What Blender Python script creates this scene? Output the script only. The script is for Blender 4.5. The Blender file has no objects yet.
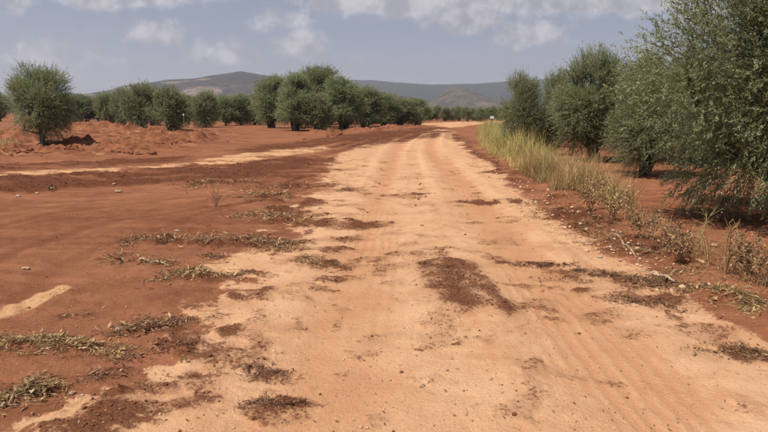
import bpy, math, random
import numpy as np
from mathutils import Vector, Matrix, noise as mnoise

scene = bpy.context.scene
R = math.radians
rng = np.random.default_rng(7)
random.seed(7)

# ------------------------------------------------------------------ camera
CAM_H, PITCH, FPX = 1.6, R(9.88), 597.0          # metres, radians, focal length in photo pixels (768 wide)
cd = bpy.data.cameras.new('camera'); cam = bpy.data.objects.new('camera', cd)
scene.collection.objects.link(cam); scene.camera = cam
cd.sensor_width = 36.0; cd.lens = 36.0 * FPX / 768.0
cd.clip_start = 0.05; cd.clip_end = 30000.0
cam.location = (0, 0, CAM_H); cam.rotation_euler = (R(90) - PITCH, 0, 0)

# ------------------------------------------------------------------ sky, sun, exposure
SUN_EL, SUN_AZ = R(60), math.atan2(-0.80, -0.60)      # sun high, to the left and behind the camera
w = bpy.data.worlds.new('World'); scene.world = w; w.use_nodes = True
nt = w.node_tree; nt.nodes.clear(); N = nt.nodes.new; L = nt.links.new
def wmath(op, a, b=None, c=None, clamp=False):
    n = N('ShaderNodeMath'); n.operation = op; n.use_clamp = clamp
    for i, v in enumerate((a, b, c)):
        if v is None: continue
        if isinstance(v, (int, float)): n.inputs[i].default_value = v
        else: L(v, n.inputs[i])
    return n.outputs[0]
def wmix(f, a, b):
    n = N('ShaderNodeMix'); n.data_type = 'RGBA'
    if isinstance(f, (int, float)): n.inputs[0].default_value = f
    else: L(f, n.inputs[0])
    for k, v in ((6, a), (7, b)):
        if isinstance(v, tuple): n.inputs[k].default_value = (*v, 1)
        else: L(v, n.inputs[k])
    return n.outputs[2]
def wnoise(vec, scale, detail=6, rough=0.55):
    n = N('ShaderNodeTexNoise'); n.inputs['Scale'].default_value = scale
    n.inputs['Detail'].default_value = detail; n.inputs['Roughness'].default_value = rough
    L(vec, n.inputs['Vector']); return n.outputs[0]
def wcomb(x, y, z):
    n = N('ShaderNodeCombineXYZ')
    for i, v in enumerate((x, y, z)):
        if isinstance(v, (int, float)): n.inputs[i].default_value = v
        else: L(v, n.inputs[i])
    return n.outputs[0]
def wsmooth(v, lo, hi):
    n = N('ShaderNodeMapRange'); n.interpolation_type = 'SMOOTHSTEP'; L(v, n.inputs[0])
    n.inputs[1].default_value = lo; n.inputs[2].default_value = hi; return n.outputs[0]
sky = N('ShaderNodeTexSky'); sky.sky_type = 'NISHITA'; sky.sun_disc = False
sky.sun_elevation = SUN_EL; sky.sun_rotation = SUN_AZ
sky.altitude = 400; sky.air_density = 1.0; sky.dust_density = 1.6; sky.ozone_density = 1.5
SKY_STRENGTH = 0.050
tc = N('ShaderNodeTexCoord'); sx = N('ShaderNodeSeparateXYZ'); L(tc.outputs['Generated'], sx.inputs[0])
dx, dy, dz = sx.outputs
zs = wmath('MAXIMUM', dz, 0.0)
inv = wmath('DIVIDE', 1.0, wmath('ADD', zs, 0.10))
pv = wcomb(wmath('MULTIPLY', dx, inv), wmath('MULTIPLY', dy, inv), wmath('MULTIPLY', zs, 1.0))
bank = wnoise(pv, 0.55, 8, 0.58)
# broken cloud bank that thickens higher up (the whole sky round)
hi = wsmooth(dz, 0.10, 0.30)
bank_m = wsmooth(wmath('ADD', bank, wmath('MULTIPLY', hi, 0.10)), 0.50, 0.70)
bank_m = wmath('MULTIPLY', bank_m, wmath('ADD', wmath('MULTIPLY', hi, 0.55), 0.35))
# single puffs: (tan azimuth, tan elevation, half width, half height, strength)
ady = wmath('MAXIMUM', wmath('ABSOLUTE', dy), 0.05)
u = wmath('DIVIDE', dx, ady); v = wmath('DIVIDE', dz, ady)
uv = wcomb(u, v, wmath('SIGN', dy))
wob = N('ShaderNodeTexNoise'); wob.inputs['Scale'].default_value = 22; wob.inputs['Detail'].default_value = 6
L(uv, wob.inputs['Vector'])
fine = wnoise(uv, 34, 6, 0.6)
HZ = 112.0
puff = None
for px, py, hw, hh, st in ((463, 25, 34, 15, .95), (430, 18, 60, 10, .5), (303, 50, 22, 13, .85), (165, 39, 26, 11, .8), (526, 41, 36, 13, .75),
                           (560, 4, 170, 18, 1.1), (410, 8, 95, 17, 1.05), (640, -6, 160, 20, .9), (330, -8, 120, 14, .7), (200, 2, 60, 10, .5), (140, 4, 70, 14, .8), (50, 60, 32, 12, .75), (285, 27, 34, 11, .5), (225, 58, 40, 12, .55),
                           (655, 58, 25, 12, .5), (110, 66, 60, 12, .25), (20, 10, 40, 14, .5), (690, 15, 60, 20, .5), (365, 62, 50, 7, .2)):
    uc, vc = (px - 384) / FPX, (HZ - py) / FPX
    a = wmath('MULTIPLY', wmath('SUBTRACT', u, uc), FPX / hw)
    b = wmath('MULTIPLY', wmath('SUBTRACT', v, vc), FPX / hh)
    # flatter base, domed top
    b = wmath('MULTIPLY', b, wmath('SUBTRACT', 1.25, wmath('MULTIPLY', wsmooth(b, -0.4, 0.4), 0.45)))
    r2 = wmath('ADD', wmath('MULTIPLY', a, a), wmath('MULTIPLY', b, b))
    e = wmath('MULTIPLY', wmath('POWER', 2.718, wmath('MULTIPLY', r2, -0.9)), st)
    puff = e if puff is None else wmath('MAXIMUM', puff, e)
pn = wmath('ADD', puff, wmath('MULTIPLY', wmath('SUBTRACT', fine, 0.5), 1.3))
puff_m = wmath('MULTIPLY', wsmooth(pn, 0.05, 0.66), wsmooth(puff, 0.02, 0.25))
cover = wmath('MINIMUM', wmath('ADD', wmath('MULTIPLY', bank_m, 0.55), puff_m), 0.9)
bright = wmath('MULTIPLY', wnoise(uv, 26, 4), 1.0)
ccol = wmix(wsmooth(bright, 0.35, 0.66), (5.4, 5.35, 6.1), (9.4, 9.1, 9.5))
veilc = wmix(wsmooth(dz, 0.0, 0.22), (6.3, 6.45, 7.3), (4.4, 5.0, 7.0))
veil = wmix(0.62, sky.outputs[0], veilc)     # thin high veil over the whole sky
skyc = wmix(cover, veil, ccol)
bg = N('ShaderNodeBackground'); bg.inputs[1].default_value = SKY_STRENGTH; L(skyc, bg.inputs[0])
wo = N('ShaderNodeOutputWorld'); L(bg.outputs[0], wo.inputs[0])

sd = bpy.data.lights.new('sun', 'SUN'); sd.energy = 4.5; sd.angle = R(0.6); sd.color = (1.0, 0.93, 0.82)
sun = bpy.data.objects.new('sun', sd); scene.collection.objects.link(sun)
sdir = Vector((math.sin(SUN_AZ) * math.cos(SUN_EL), math.cos(SUN_AZ) * math.cos(SUN_EL), math.sin(SUN_EL)))
sun.rotation_euler = (-sdir).to_track_quat('-Z', 'Y').to_euler(); sun.location = sdir * 50

vs = scene.view_settings
vs.view_transform = 'Standard'; vs.look = 'None'; vs.exposure = 0.48; vs.gamma = 1.0; vs.use_curve_mapping = False
scene.render.engine = 'CYCLES'
scene.cycles.use_denoising = True
scene.cycles.max_bounces = 6; scene.cycles.diffuse_bounces = 3; scene.cycles.volume_bounces = 0

# ------------------------------------------------------------------ helpers
COL = scene.collection
sp_, cp_ = math.sin(PITCH), math.cos(PITCH)
def ray(px, py):
    u, v = (px - 384) / FPX, (216 - py) / FPX
    return np.array((u, v * sp_ + cp_, v * cp_ - sp_))
def gp(px, py, z=0.0):
    d = ray(px, py); t = (z - CAM_H) / d[2]
    return np.array((d[0] * t, d[1] * t))
def z_at(y, py):                                   # height seen at pixel row py at depth y
    d = ray(384, py); return CAM_H + y * d[2] / d[1]
def x_at(y, px, py):
    d = ray(px, py); return d[0] * y / d[1]
def G(pts): return np.array([gp(*p) for p in pts])

_perm = np.random.default_rng(11).permutation(4096)
_ang = np.random.default_rng(12).random(4096) * 2 * np.pi
_gx, _gy = np.cos(_ang), np.sin(_ang)
def perlin(x, y, seed=0):
    x = np.asarray(x, float) + seed * 37.17; y = np.asarray(y, float) - seed * 19.31
    xi, yi = np.floor(x).astype(np.int64), np.floor(y).astype(np.int64)
    xf, yf = x - xi, y - yi
    def g(i, j, fx, fy):
        h = _perm[(_perm[(xi + i) & 4095] + yi + j) & 4095]
        return _gx[h] * fx + _gy[h] * fy
    s = xf * xf * xf * (xf * (xf * 6 - 15) + 10); t = yf * yf * yf * (yf * (yf * 6 - 15) + 10)
    a = g(0, 0, xf, yf); b = g(1, 0, xf - 1, yf); c = g(0, 1, xf, yf - 1); d = g(1, 1, xf - 1, yf - 1)
    return (a + s * (b - a)) * (1 - t) + (c + s * (d - c)) * t
def fbm(x, y, freq, oct=4, seed=0, gain=0.5, minw=None):
    v = 0.0; a = 1.0
    for o in range(oct):
        k = perlin(x * freq, y * freq, seed + o * 3.7)
        if minw is not None: k = k * np.clip(0.5 / (minw * freq) - 0.5, 0, 1)   # drop octaves the grid cannot carry
        v = v + a * k; a *= gain; freq *= 2.03
    return v
def smooth(lo, hi, x):
    t = np.clip((x - lo) / (hi - lo), 0, 1); return t * t * (3 - 2 * t)
def poly_sd(P, x, y):                              # signed distance, positive inside
    P = np.asarray(P); n = len(P); d = np.full(x.shape, 1e9); ins = np.zeros(x.shape, bool)
    for i in range(n):
        a, b = P[i], P[(i + 1) % n]; e = b - a
        t = np.clip(((x - a[0]) * e[0] + (y - a[1]) * e[1]) / (e @ e + 1e-9), 0, 1)
        d = np.minimum(d, np.hypot(x - a[0] - t * e[0], y - a[1] - t * e[1]))
        if abs(e[1]) > 1e-9:
            c = ((a[1] > y) != (b[1] > y)) & (x < a[0] + (y - a[1]) / e[1] * e[0])
            ins ^= c
    return np.where(ins, d, -d)
def line_d(P, x, y):
    d = np.full(x.shape, 1e9)
    for a, b in zip(P[:-1], P[1:]):
        e = b - a; t = np.clip(((x - a[0]) * e[0] + (y - a[1]) * e[1]) / (e @ e + 1e-9), 0, 1)
        d = np.minimum(d, np.hypot(x - a[0] - t * e[0], y - a[1] - t * e[1]))
    return d
def spline(P, n=8):
    P = np.asarray(P, float); out = []
    Q = np.vstack([2 * P[0] - P[1], P, 2 * P[-1] - P[-2]])
    for i in range(1, len(Q) - 2):
        for k in range(n):
            t = k / n; a, b, c, d = Q[i - 1], Q[i], Q[i + 1], Q[i + 2]
            out.append(0.5 * (2 * b + (c - a) * t + (2 * a - 5 * b + 4 * c - d) * t * t + (3 * b - a - 3 * c + d) * t ** 3))
    out.append(P[-1]); return np.array(out)

def mesh_np(name, V, F, mat=None, smooth_=False, attrs=None):
    """V (n,3); F: one (m,k) array or a list of them; attrs: point attributes (n,) or (n,4)"""
    me = bpy.data.meshes.new(name); V = np.asarray(V, np.float32)
    Fs = F if isinstance(F, list) else [F]
    me.vertices.add(len(V)); me.vertices.foreach_set('co', V.ravel())
    idx = np.concatenate([f.ravel() for f in Fs]).astype(np.int32)
    cnt = np.concatenate([np.full(len(f), f.shape[1]) for f in Fs])
    st = np.concatenate([[0], np.cumsum(cnt)[:-1]]).astype(np.int32)
    me.loops.add(len(idx)); me.loops.foreach_set('vertex_index', idx)
    me.polygons.add(len(cnt)); me.polygons.foreach_set('loop_start', st)
    me.polygons.foreach_set('use_smooth', np.full(len(cnt), smooth_))
    me.update(calc_edges=True)
    for k, a in (attrs or {}).items():
        a = np.asarray(a, np.float32)
        if a.ndim == 1:
            at = me.attributes.new(k, 'FLOAT', 'POINT'); at.data.foreach_set('value', a)
        else:
            at = me.attributes.new(k, 'FLOAT_COLOR', 'POINT'); at.data.foreach_set('color', a.ravel())
    if mat: me.materials.append(mat)
    return me
def obj(name, me, parent=None):
    o = bpy.data.objects.new(name, me); COL.objects.link(o)
    if parent: o.parent = parent
    return o
def tag(o, label=None, cat=None, group=None, kind=None):
    if label: o['label'] = label
    if cat: o['category'] = cat
    if group: o['group'] = group
    if kind: o['kind'] = kind
    return o
def empty(name, loc, rz=0, sc=(1, 1, 1)):
    o = bpy.data.objects.new(name, None); COL.objects.link(o); o.empty_display_size = 0.2
    o.location = loc; o.rotation_euler = (0, 0, rz); o.scale = sc; return o

class Mat:
    def __init__(s, name):
        s.m = bpy.data.materials.new(name); s.m.use_nodes = True
        s.t = s.m.node_tree; s.t.nodes.clear(); s.out = s.t.nodes.new('ShaderNodeOutputMaterial')
    def n(s, ty, **kw):
        n = s.t.nodes.new(ty)
        for k, v in kw.items(): setattr(n, k, v)
        return n
    def l(s, a, b): s.t.links.new(a, b)
    def put(s, sock, v):
        if isinstance(v, (int, float)): sock.default_value = v
        elif isinstance(v, tuple): sock.default_value = (*v, 1) if len(v) == 3 and sock.type == 'RGBA' else v
        else: s.l(v, sock)
    def math(s, op, a, b=0.0, clamp=False):
        n = s.n('ShaderNodeMath', operation=op, use_clamp=clamp); s.put(n.inputs[0], a); s.put(n.inputs[1], b); return n.outputs[0]
    def mix(s, f, a, b, mode='MIX'):
        n = s.n('ShaderNodeMix', data_type='RGBA', blend_type=mode); s.put(n.inputs[0], f); s.put(n.inputs[6], a); s.put(n.inputs[7], b); return n.outputs[2]
    def step(s, v, lo, hi):
        n = s.n('ShaderNodeMapRange', interpolation_type='SMOOTHSTEP'); s.put(n.inputs[0], v); n.inputs[1].default_value = lo; n.inputs[2].default_value = hi; return n.outputs[0]
    def noise(s, vec, scale, detail=5, rough=0.55):
        n = s.n('ShaderNodeTexNoise'); n.inputs['Scale'].default_value = scale; n.inputs['Detail'].default_value = detail
        n.inputs['Roughness'].default_value = rough; s.l(vec, n.inputs['Vector']); return n.outputs[0]
    def attr(s, name): return s.n('ShaderNodeAttribute', attribute_name=name)
    def ramp(s, f, stops):
        n = s.n('ShaderNodeValToRGB'); s.l(f, n.inputs[0]); e = n.color_ramp.elements
        while len(e) < len(stops): e.new(0.5)
        for k, (p, c) in enumerate(stops): e[k].position = p; e[k].color = (*c, 1)
        return n.outputs[0]
    def bsdf(s, col, rough=0.9, spec=0.15, normal=None, trans=0.0):
        b = s.n('ShaderNodeBsdfPrincipled'); s.put(b.inputs['Base Color'], col); b.inputs['Roughness'].default_value = rough
        b.inputs['Specular IOR Level'].default_value = spec
        if normal is not None: s.l(normal, b.inputs['Normal'])
        o = b.outputs[0]
        if trans:
            t = s.n('ShaderNodeBsdfTranslucent'); s.put(t.inputs[0], col); m = s.n('ShaderNodeMixShader'); m.inputs[0].default_value = trans
            s.l(o, m.inputs[1]); s.l(t.outputs[0], m.inputs[2]); o = m.outputs[0]
        s.l(o, s.out.inputs[0]); return s.m
    def bump(s, h, strength, dist, prev=None):
        n = s.n('ShaderNodeBump'); n.inputs['Strength'].default_value = strength; n.inputs['Distance'].default_value = dist
        s.l(h, n.inputs['Height'])
        if prev is not None: s.l(prev, n.inputs['Normal'])
        return n.outputs[0]

# ------------------------------------------------------------------ ground features, all in metres on the ground
DAMP = G([(-40, 215), (90, 205), (250, 192), (285, 232), (200, 262), (230, 285), (160, 345), (60, 415), (-40, 440)])
ROAD = np.vstack([G([(436, 129), (412, 138), (372, 143), (338, 153), (326, 178), (306, 205), (288, 228), (252, 246), (205, 262), (196, 268), (232, 280),
                     (212, 300), (190, 320), (160, 345), (112, 385), (55, 420), (30, 436)]),
                  [(-1.75, 1.8), (-1.75, -6), (2.5, -6), (2.5, 2.6)],
                  G([(768, 340), (690, 298), (640, 270), (600, 250), (545, 215), (505, 182), (475, 152), (455, 135), (452, 129)])])
TRACK = G([(-120, 170), (0, 171), (120, 162), (230, 153), (300, 147), (350, 140), (402, 133), (424, 126), (456, 127.5), (452, 129), (436, 129), (412, 138), (372, 143), (338, 153), (332, 166), (250, 176), (120, 179), (0, 186), (-120, 192)])
FARROAD = G([(424, 126), (456, 127.5), (478, 124.6), (500, 123.4), (560, 121.2), (560, 119.4), (480, 121.0), (437, 122.4), (418, 124.2)])
PALE = [(G([(-10, 325), (-10, 316), (30, 297), (62, 284), (80, 279), (76, 287), (52, 302), (20, 316)]), 0.05, 1.0),
        (G([(190, 160), (250, 152), (300, 147), (330, 146), (325, 151), (280, 156), (230, 161)]), 0.25, 0.85),
        (G([(-60, 178), (0, 175), (90, 169.5), (200, 162.5), (260, 158), (260, 159.5), (170, 167), (90, 172.5), (0, 179), (-60, 183)]), 0.25, 0.95),
        (FARROAD, 0.6, 1.0),
        (G([(452, 318), (462, 318), (492, 440), (472, 440)]), 0.05, 0.5),
        (G([(450, 150), (470, 158), (505, 190), (540, 220), (590, 250), (560, 250), (510, 215), (470, 180), (452, 160)]), 0.3, 0.75),
        (G([(335, 155), (372, 150), (360, 175), (330, 182)]), 0.3, 0.6),
        (G([(380, 215), (440, 215), (430, 250), (360, 250)]), 0.3, 0.35),
        (G([(196, 266), (240, 250), (285, 243), (262, 256), (235, 275)]), 0.1, 0.55),
        (G([(285, 238), (297, 214), (303, 214), (296, 236), (285, 242)]), 0.06, 0.5)]
DARKP = [(G([(455, 133), (472, 146), (505, 170), (530, 196), (512, 186), (480, 160), (458, 142), (446, 136)]), 0.3, 0.95),
         (G([(330, 139), (380, 134), (440, 127), (452, 130), (440, 136), (405, 142), (350, 150)]), 0.8, 1.35),
         (G([(-60, 182), (0, 179), (120, 172), (200, 165), (300, 158), (335, 158), (320, 166), (255, 178), (120, 184), (0, 192), (-60, 198)]), 0.4, 1.15),
         (G([(-60, 170), (0, 167), (120, 160), (190, 155), (190, 160), (120, 166), (0, 173), (-60, 177)]), 0.3, 0.8),
         (G([(230, 150), (300, 141), (350, 134), (420, 126.5), (436, 128), (360, 140), (320, 146), (260, 154)]), 0.8, 0.8),
         (G([(170, 172), (260, 166), (325, 160), (332, 168), (300, 180), (240, 186), (180, 182)]), 0.5, 0.6),
         (G([(414, 264), (436, 258), (470, 266), (482, 280), (506, 294), (512, 310), (498, 318), (486, 306), (462, 310), (440, 304), (424, 290)]), 0.12, 0.95),
         (G([(414, 264), (430, 259), (440, 280), (446, 300), (436, 302), (424, 290)]), 0.08, 1.2),
         (G([(436, 258), (470, 266), (500, 290), (512, 310), (498, 318), (488, 300), (470, 280), (446, 270)]), 0.08, 1.3),
         (G([(545, 268), (600, 274), (660, 284), (668, 291), (620, 292), (570, 284)]), 0.12, 0.8)]
DARKE = [(345, 224, 55, 4, .7), (430, 205, 18, 2, .4), (360, 264, 40, 3, .5), (440, 250, 40, 3, .6), (560, 205, 22, 3, .6), (400, 285, 16, 4, .4), (330, 250, 34, 4, .6), (500, 240, 30, 2, .4), (600, 292, 40, 5, .6),
         (330, 170, 26, 3, .6), (300, 178, 20, 3, .6), (345, 205, 20, 2, .4), (290, 208, 16, 3, .6), (440, 268, 60, 3, .5), (375, 258, 24, 3, .5), (235, 330, 20, 7, .6), (185, 398, 24, 9, .6), (250, 355, 28, 6, .6), (160, 385, 24, 8, .5), (300, 330, 22, 3, .35), (300, 215, 22, 3, .5), (80, 430, 50, 8, .6), (470, 222, 24, 1.5, .4), (580, 230, 24, 2, .4), (520, 220, 30, 2, .4), (700, 330, 40, 6, .4), (640, 330, 40, 5, .35),
         (203, 184, 13, 4, .6), (268, 198, 26, 4, .6), (290, 188, 15, 4, .7), (268, 219, 32, 5, .6), (200, 243, 70, 4, .6), (260, 246, 36, 4, .6), (200, 279, 38, 5, .55), (150, 329, 38, 5, .55), (60, 348, 70, 6, .5), (15, 398, 40, 10, .5), (640, 252, 40, 10, .5), (575, 220, 36, 8, .6), (740, 306, 36, 10, .45),
         (412, 197, 30, 3, .75), (490, 203, 38, 3, .9), (330, 222, 42, 5, .8), (425, 214, 40, 2, .4), (350, 191, 12, 2.5, .8), (318, 262, 40, 5, .65), (420, 253, 48, 4, .6),
         (395, 268, 20, 5, .5), (545, 265, 42, 4, .7), (650, 305, 48, 8, .6), (270, 372, 24, 9, .85), (280, 405, 36, 9, .7), (262, 340, 11, 14, .7), (222, 350, 42, 8, .65),
         (200, 375, 32, 11, .55), (115, 412, 42, 14, .7), (207, 392, 24, 8, .7), (325, 277, 24, 4, .6), (300, 300, 20, 4, .4), (250, 293, 22, 6, .6), (540, 300, 20, 5, .4),
         (185, 340, 40, 9, .5), (600, 318, 50, 6, .4), (690, 355, 30, 6, .45), (745, 350, 26, 12, .6), (455, 385, 10, 4, .3), (385, 340, 40, 5, .25), (560, 372, 30, 5, .25),
         (235, 240, 50, 3, .5), (300, 243, 28, 5, .5), (500, 258, 24, 3, .4), (345, 238, 28, 3, .5), (405, 232, 20, 2, .35), (318, 202, 20, 4, .5), (320, 188, 30, 3, .5), (150, 405, 30, 8, .5)]
RUTS = [(spline(G([(-30, 275), (30, 245), (110, 222), (200, 207), (300, 196)])), 0.13, 0.018, 0.22),
        (spline(G([(20, 300), (60, 268), (110, 243), (170, 225), (230, 205), (330, 185)])), 0.12, 0.014, 0.18),
        (spline(G([(-20, 232), (60, 212), (140, 201), (240, 190), (320, 176)])), 0.14, 0.020, 0.22),
        (spline(G([(-20, 214), (60, 203), (150, 193), (240, 184)])), 0.12, 0.012, 0.16),
        (spline(G([(330, 152), (365, 143), (405, 136), (450, 128.5)])), 0.25, 0.05, 0.25), (spline(G([(322, 150), (355, 142), (400, 133), (440, 127)])), 0.25, 0.05, 0.25),
        (spline(G([(418, 134), (398, 146), (388, 175), (372, 225), (345, 300), (300, 410), (285, 440)])), 0.34, 0.025, 0.28),
        (spline(G([(436, 133), (430, 146), (446, 170), (480, 215), (530, 275), (610, 370), (670, 440)])), 0.36, 0.028, 0.32),
        (spline(G([(428, 133), (414, 148), (412, 178), (404, 225), (395, 300), (380, 440)])), 0.22, 0.012, 0.15),
        (spline(G([(447, 133), (446, 150), (470, 185), (520, 235), (600, 310), (720, 410)])), 0.2, 0.012, 0.14),
        (spline(G([(-60, 180), (60, 174), (180, 167), (290, 154), (360, 143), (415, 133), (450, 127)])), 0.35, 0.05, 0.2),
        (spline(G([(-60, 190), (60, 181), (200, 171), (310, 160), (352, 147), (400, 138), (440, 130.5)])), 0.35, 0.06, 0.1)]
# soil humps left on the ground surface: (pixel x, pixel row of its foot, half width m, half depth m, height m)
def mask_fields(x, y, lod):
    r = np.hypot(x, y)
    wx = fbm(x, y, 0.9, 4, 5, 0.55) ; wy = fbm(x, y, 0.9, 4, 9, 0.55)
    amp = np.clip(r * 0.035, 0.12, 0.9)
    X, Y = x + wx * amp, y + wy * amp * 1.3
    sdr = poly_sd(ROAD, X, Y) / np.clip(r / 8, 0.6, 4)
    lft = smooth(0.3, -0.8, x + 0.10 * y - 0.1) * smooth(14, 8, r)
    tan = smooth(-0.24, 0.26, sdr + lft * (0.9 * fbm(x, y, 1.5, 5, 51, 0.6) - 0.12))
    pale = np.zeros_like(x); dark = np.zeros_like(x)
    for P, s, a in PALE: pale = np.maximum(pale, a * smooth(-s, s, poly_sd(P, X, Y)))
    for P, s, a in DARKP: dark = np.maximum(dark, a * smooth(-s, s, poly_sd(P, X, Y)))
    n2 = fbm(x, y, 3.1, 4, 21, 0.6) * 0.75
    for cx, cy, rx, ry, a in DARKE:
        a = min(1.0, a * 1.35); ry = ry * 1.25; c = gp(cx, cy); hw = abs(gp(cx + rx, cy)[0] - c[0]); hh = (gp(cx, cy - ry)[1] - gp(cx, cy + ry)[1]) / 2
        q = np.hypot((X - c[0]) / hw, (Y - c[1]) / hh) + n2 * 0.9
        dark = np.maximum(dark, a * smooth(1.15, 0.45, q))
    tlm = smooth(-1.5, 1.5, poly_sd(TILL, x, y)); dark = np.maximum(dark, 0.85 * tlm * smooth(-0.05, 0.35, fbm(x, y, 0.9, 5, 53, 0.65)))
    pale = np.maximum(pale, 0.5 * tlm * smooth(0.1, 0.4, fbm(x, y, 0.45, 4, 54, 0.6)))
    dark = np.maximum(dark, 0.30 * smooth(-0.5, 0.5, poly_sd(DAMP, X, Y)) * (0.8 + 0.8 * fbm(x, y, 0.5, 3, 57)) * (1 - tan))
    # thin crumbs of dark soil everywhere on the road, mostly on its left half
    stx = fbm(x * 0.35 + wx * .2, y * 1.6 + wy * .2, 0.9, 4, 35, 0.6)
    dark = np.where(r > 9, dark * np.clip(0.95 + 1.3 * stx, 0.25, 1.25), dark)
    pale = np.where(r > 9, pale * np.clip(0.9 - 1.2 * stx, 0.25, 1.1), pale)
    sp = fbm(x, y, 2.2, 5, 33, 0.62)
    left = smooth(0.6, -1.2, x - 0.02 * y)
    dark = np.maximum(dark, 0.6 * smooth(0.26, 0.50, sp + 0.13 * left) * tan * smooth(40, 12, r))
    rut = np.zeros_like(x); rutt = np.full_like(x, 0.5)
    fade = smooth(-0.15, 0.2, fbm(x * 1.2, y * 0.25, 0.9, 3, 65)) * smooth(26, 9, r)
    for P, wd, dep, t in RUTS:
        k = np.exp(-(line_d(P, x + wx * 0.05, y) / wd) ** 2)
        if wd > 0.3 and dep < 0.04:
            dl = line_d(P, x + wx * 0.04, y); tr_ = np.cos(dl * 2 * np.pi / 0.10) * np.exp(-(dl / 0.42) ** 2) * fade
            rutt += 0.11 * tr_; rut -= 0.003 * tr_
        edge = np.exp(-((line_d(P, x + wx * 0.05, y) - wd * 1.5) / (wd * 0.5)) ** 2)
        rut += -dep * k + 0.35 * dep * edge; rutt = rutt + t * (k - 0.7 * edge * (0.35 + 0.65 * smooth(6, 14, r))); dark = dark * (1 - 0.45 * edge)
    return tan, pale, dark, rut, rutt
def height(x, y, minw=None, full=False):
    x = np.asarray(x, float); y = np.asarray(y, float); r = np.hypot(x, y)
    if minw is None: minw = np.full(x.shape, 0.02)
    tan, pale, dark, rut, rutt = mask_fields(x, y, minw)
    far = smooth(220, 60, r)
    h = 0.10 * fbm(x, y, 0.13, 3, 2, 0.5, minw) * smooth(3, 14, r) * far
    soil = (1 - 0.75 * tan)
    h = h + 0.028 * fbm(x, y, 0.9, 4, 4, 0.5, minw) * soil * far
    h = h + 0.010 * fbm(x, y, 4.5, 4, 6, 0.6, minw) * (0.35 + soil) * far
    rg = 1 - np.abs(fbm(x, y, 2.6, 4, 8, 0.55, minw)) * 2
    h = h + 0.085 * dark * (rg - 0.3) * (1 - 0.55 * tan) * far + 0.012 * dark
    h = h + rut
    tl = smooth(-1.5, 1.5, poly_sd(TILL, x, y))
    h = h + tl * (0.26 * np.abs(fbm(x, y, 0.7, 4, 44, 0.6, minw)) + 0.13 * fbm(x, y, 2.0, 4, 45, 0.6, minw))
    # verge: gentle bank under the grass, then the orchard soil a little lower than the road
    vs_ = poly_sd(VERGE, x + 0.5 * perlin(x * .6, y * .6, 14), y)
    h = h + 0.10 * smooth(-0.6, 0.5, vs_) * (1 + 0.8 * fbm(x, y, 1.3, 3, 15, 0.5, minw))
    h = h - 0.10 * smooth(-0.4, 1.2, poly_sd(ORCH, x, y))
    if full: return h, tan, pale, dark, rutt
    return h
TILL = G([(-150, 160), (0, 158), (110, 155), (190, 148), (240, 138), (230, 130), (90, 127), (-150, 130)])
VERGE = np.vstack([G([(478, 131), (490, 150), (520, 180), (560, 205), (610, 232), (660, 262), (700, 285), (768, 322)]), G([(768, 285), (700, 256), (640, 226), (590, 196), (556, 176), (530, 158), (510, 140), (500, 130)])])
ORCH = np.vstack([G([(510, 128), (540, 158), (590, 192), (640, 222), (700, 250), (768, 275)]), [(14, 4), (60, 4), (60, 90), (25, 90)]])
def hz(x, y): return float(height(np.array([x]), np.array([y]))[0])

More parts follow.
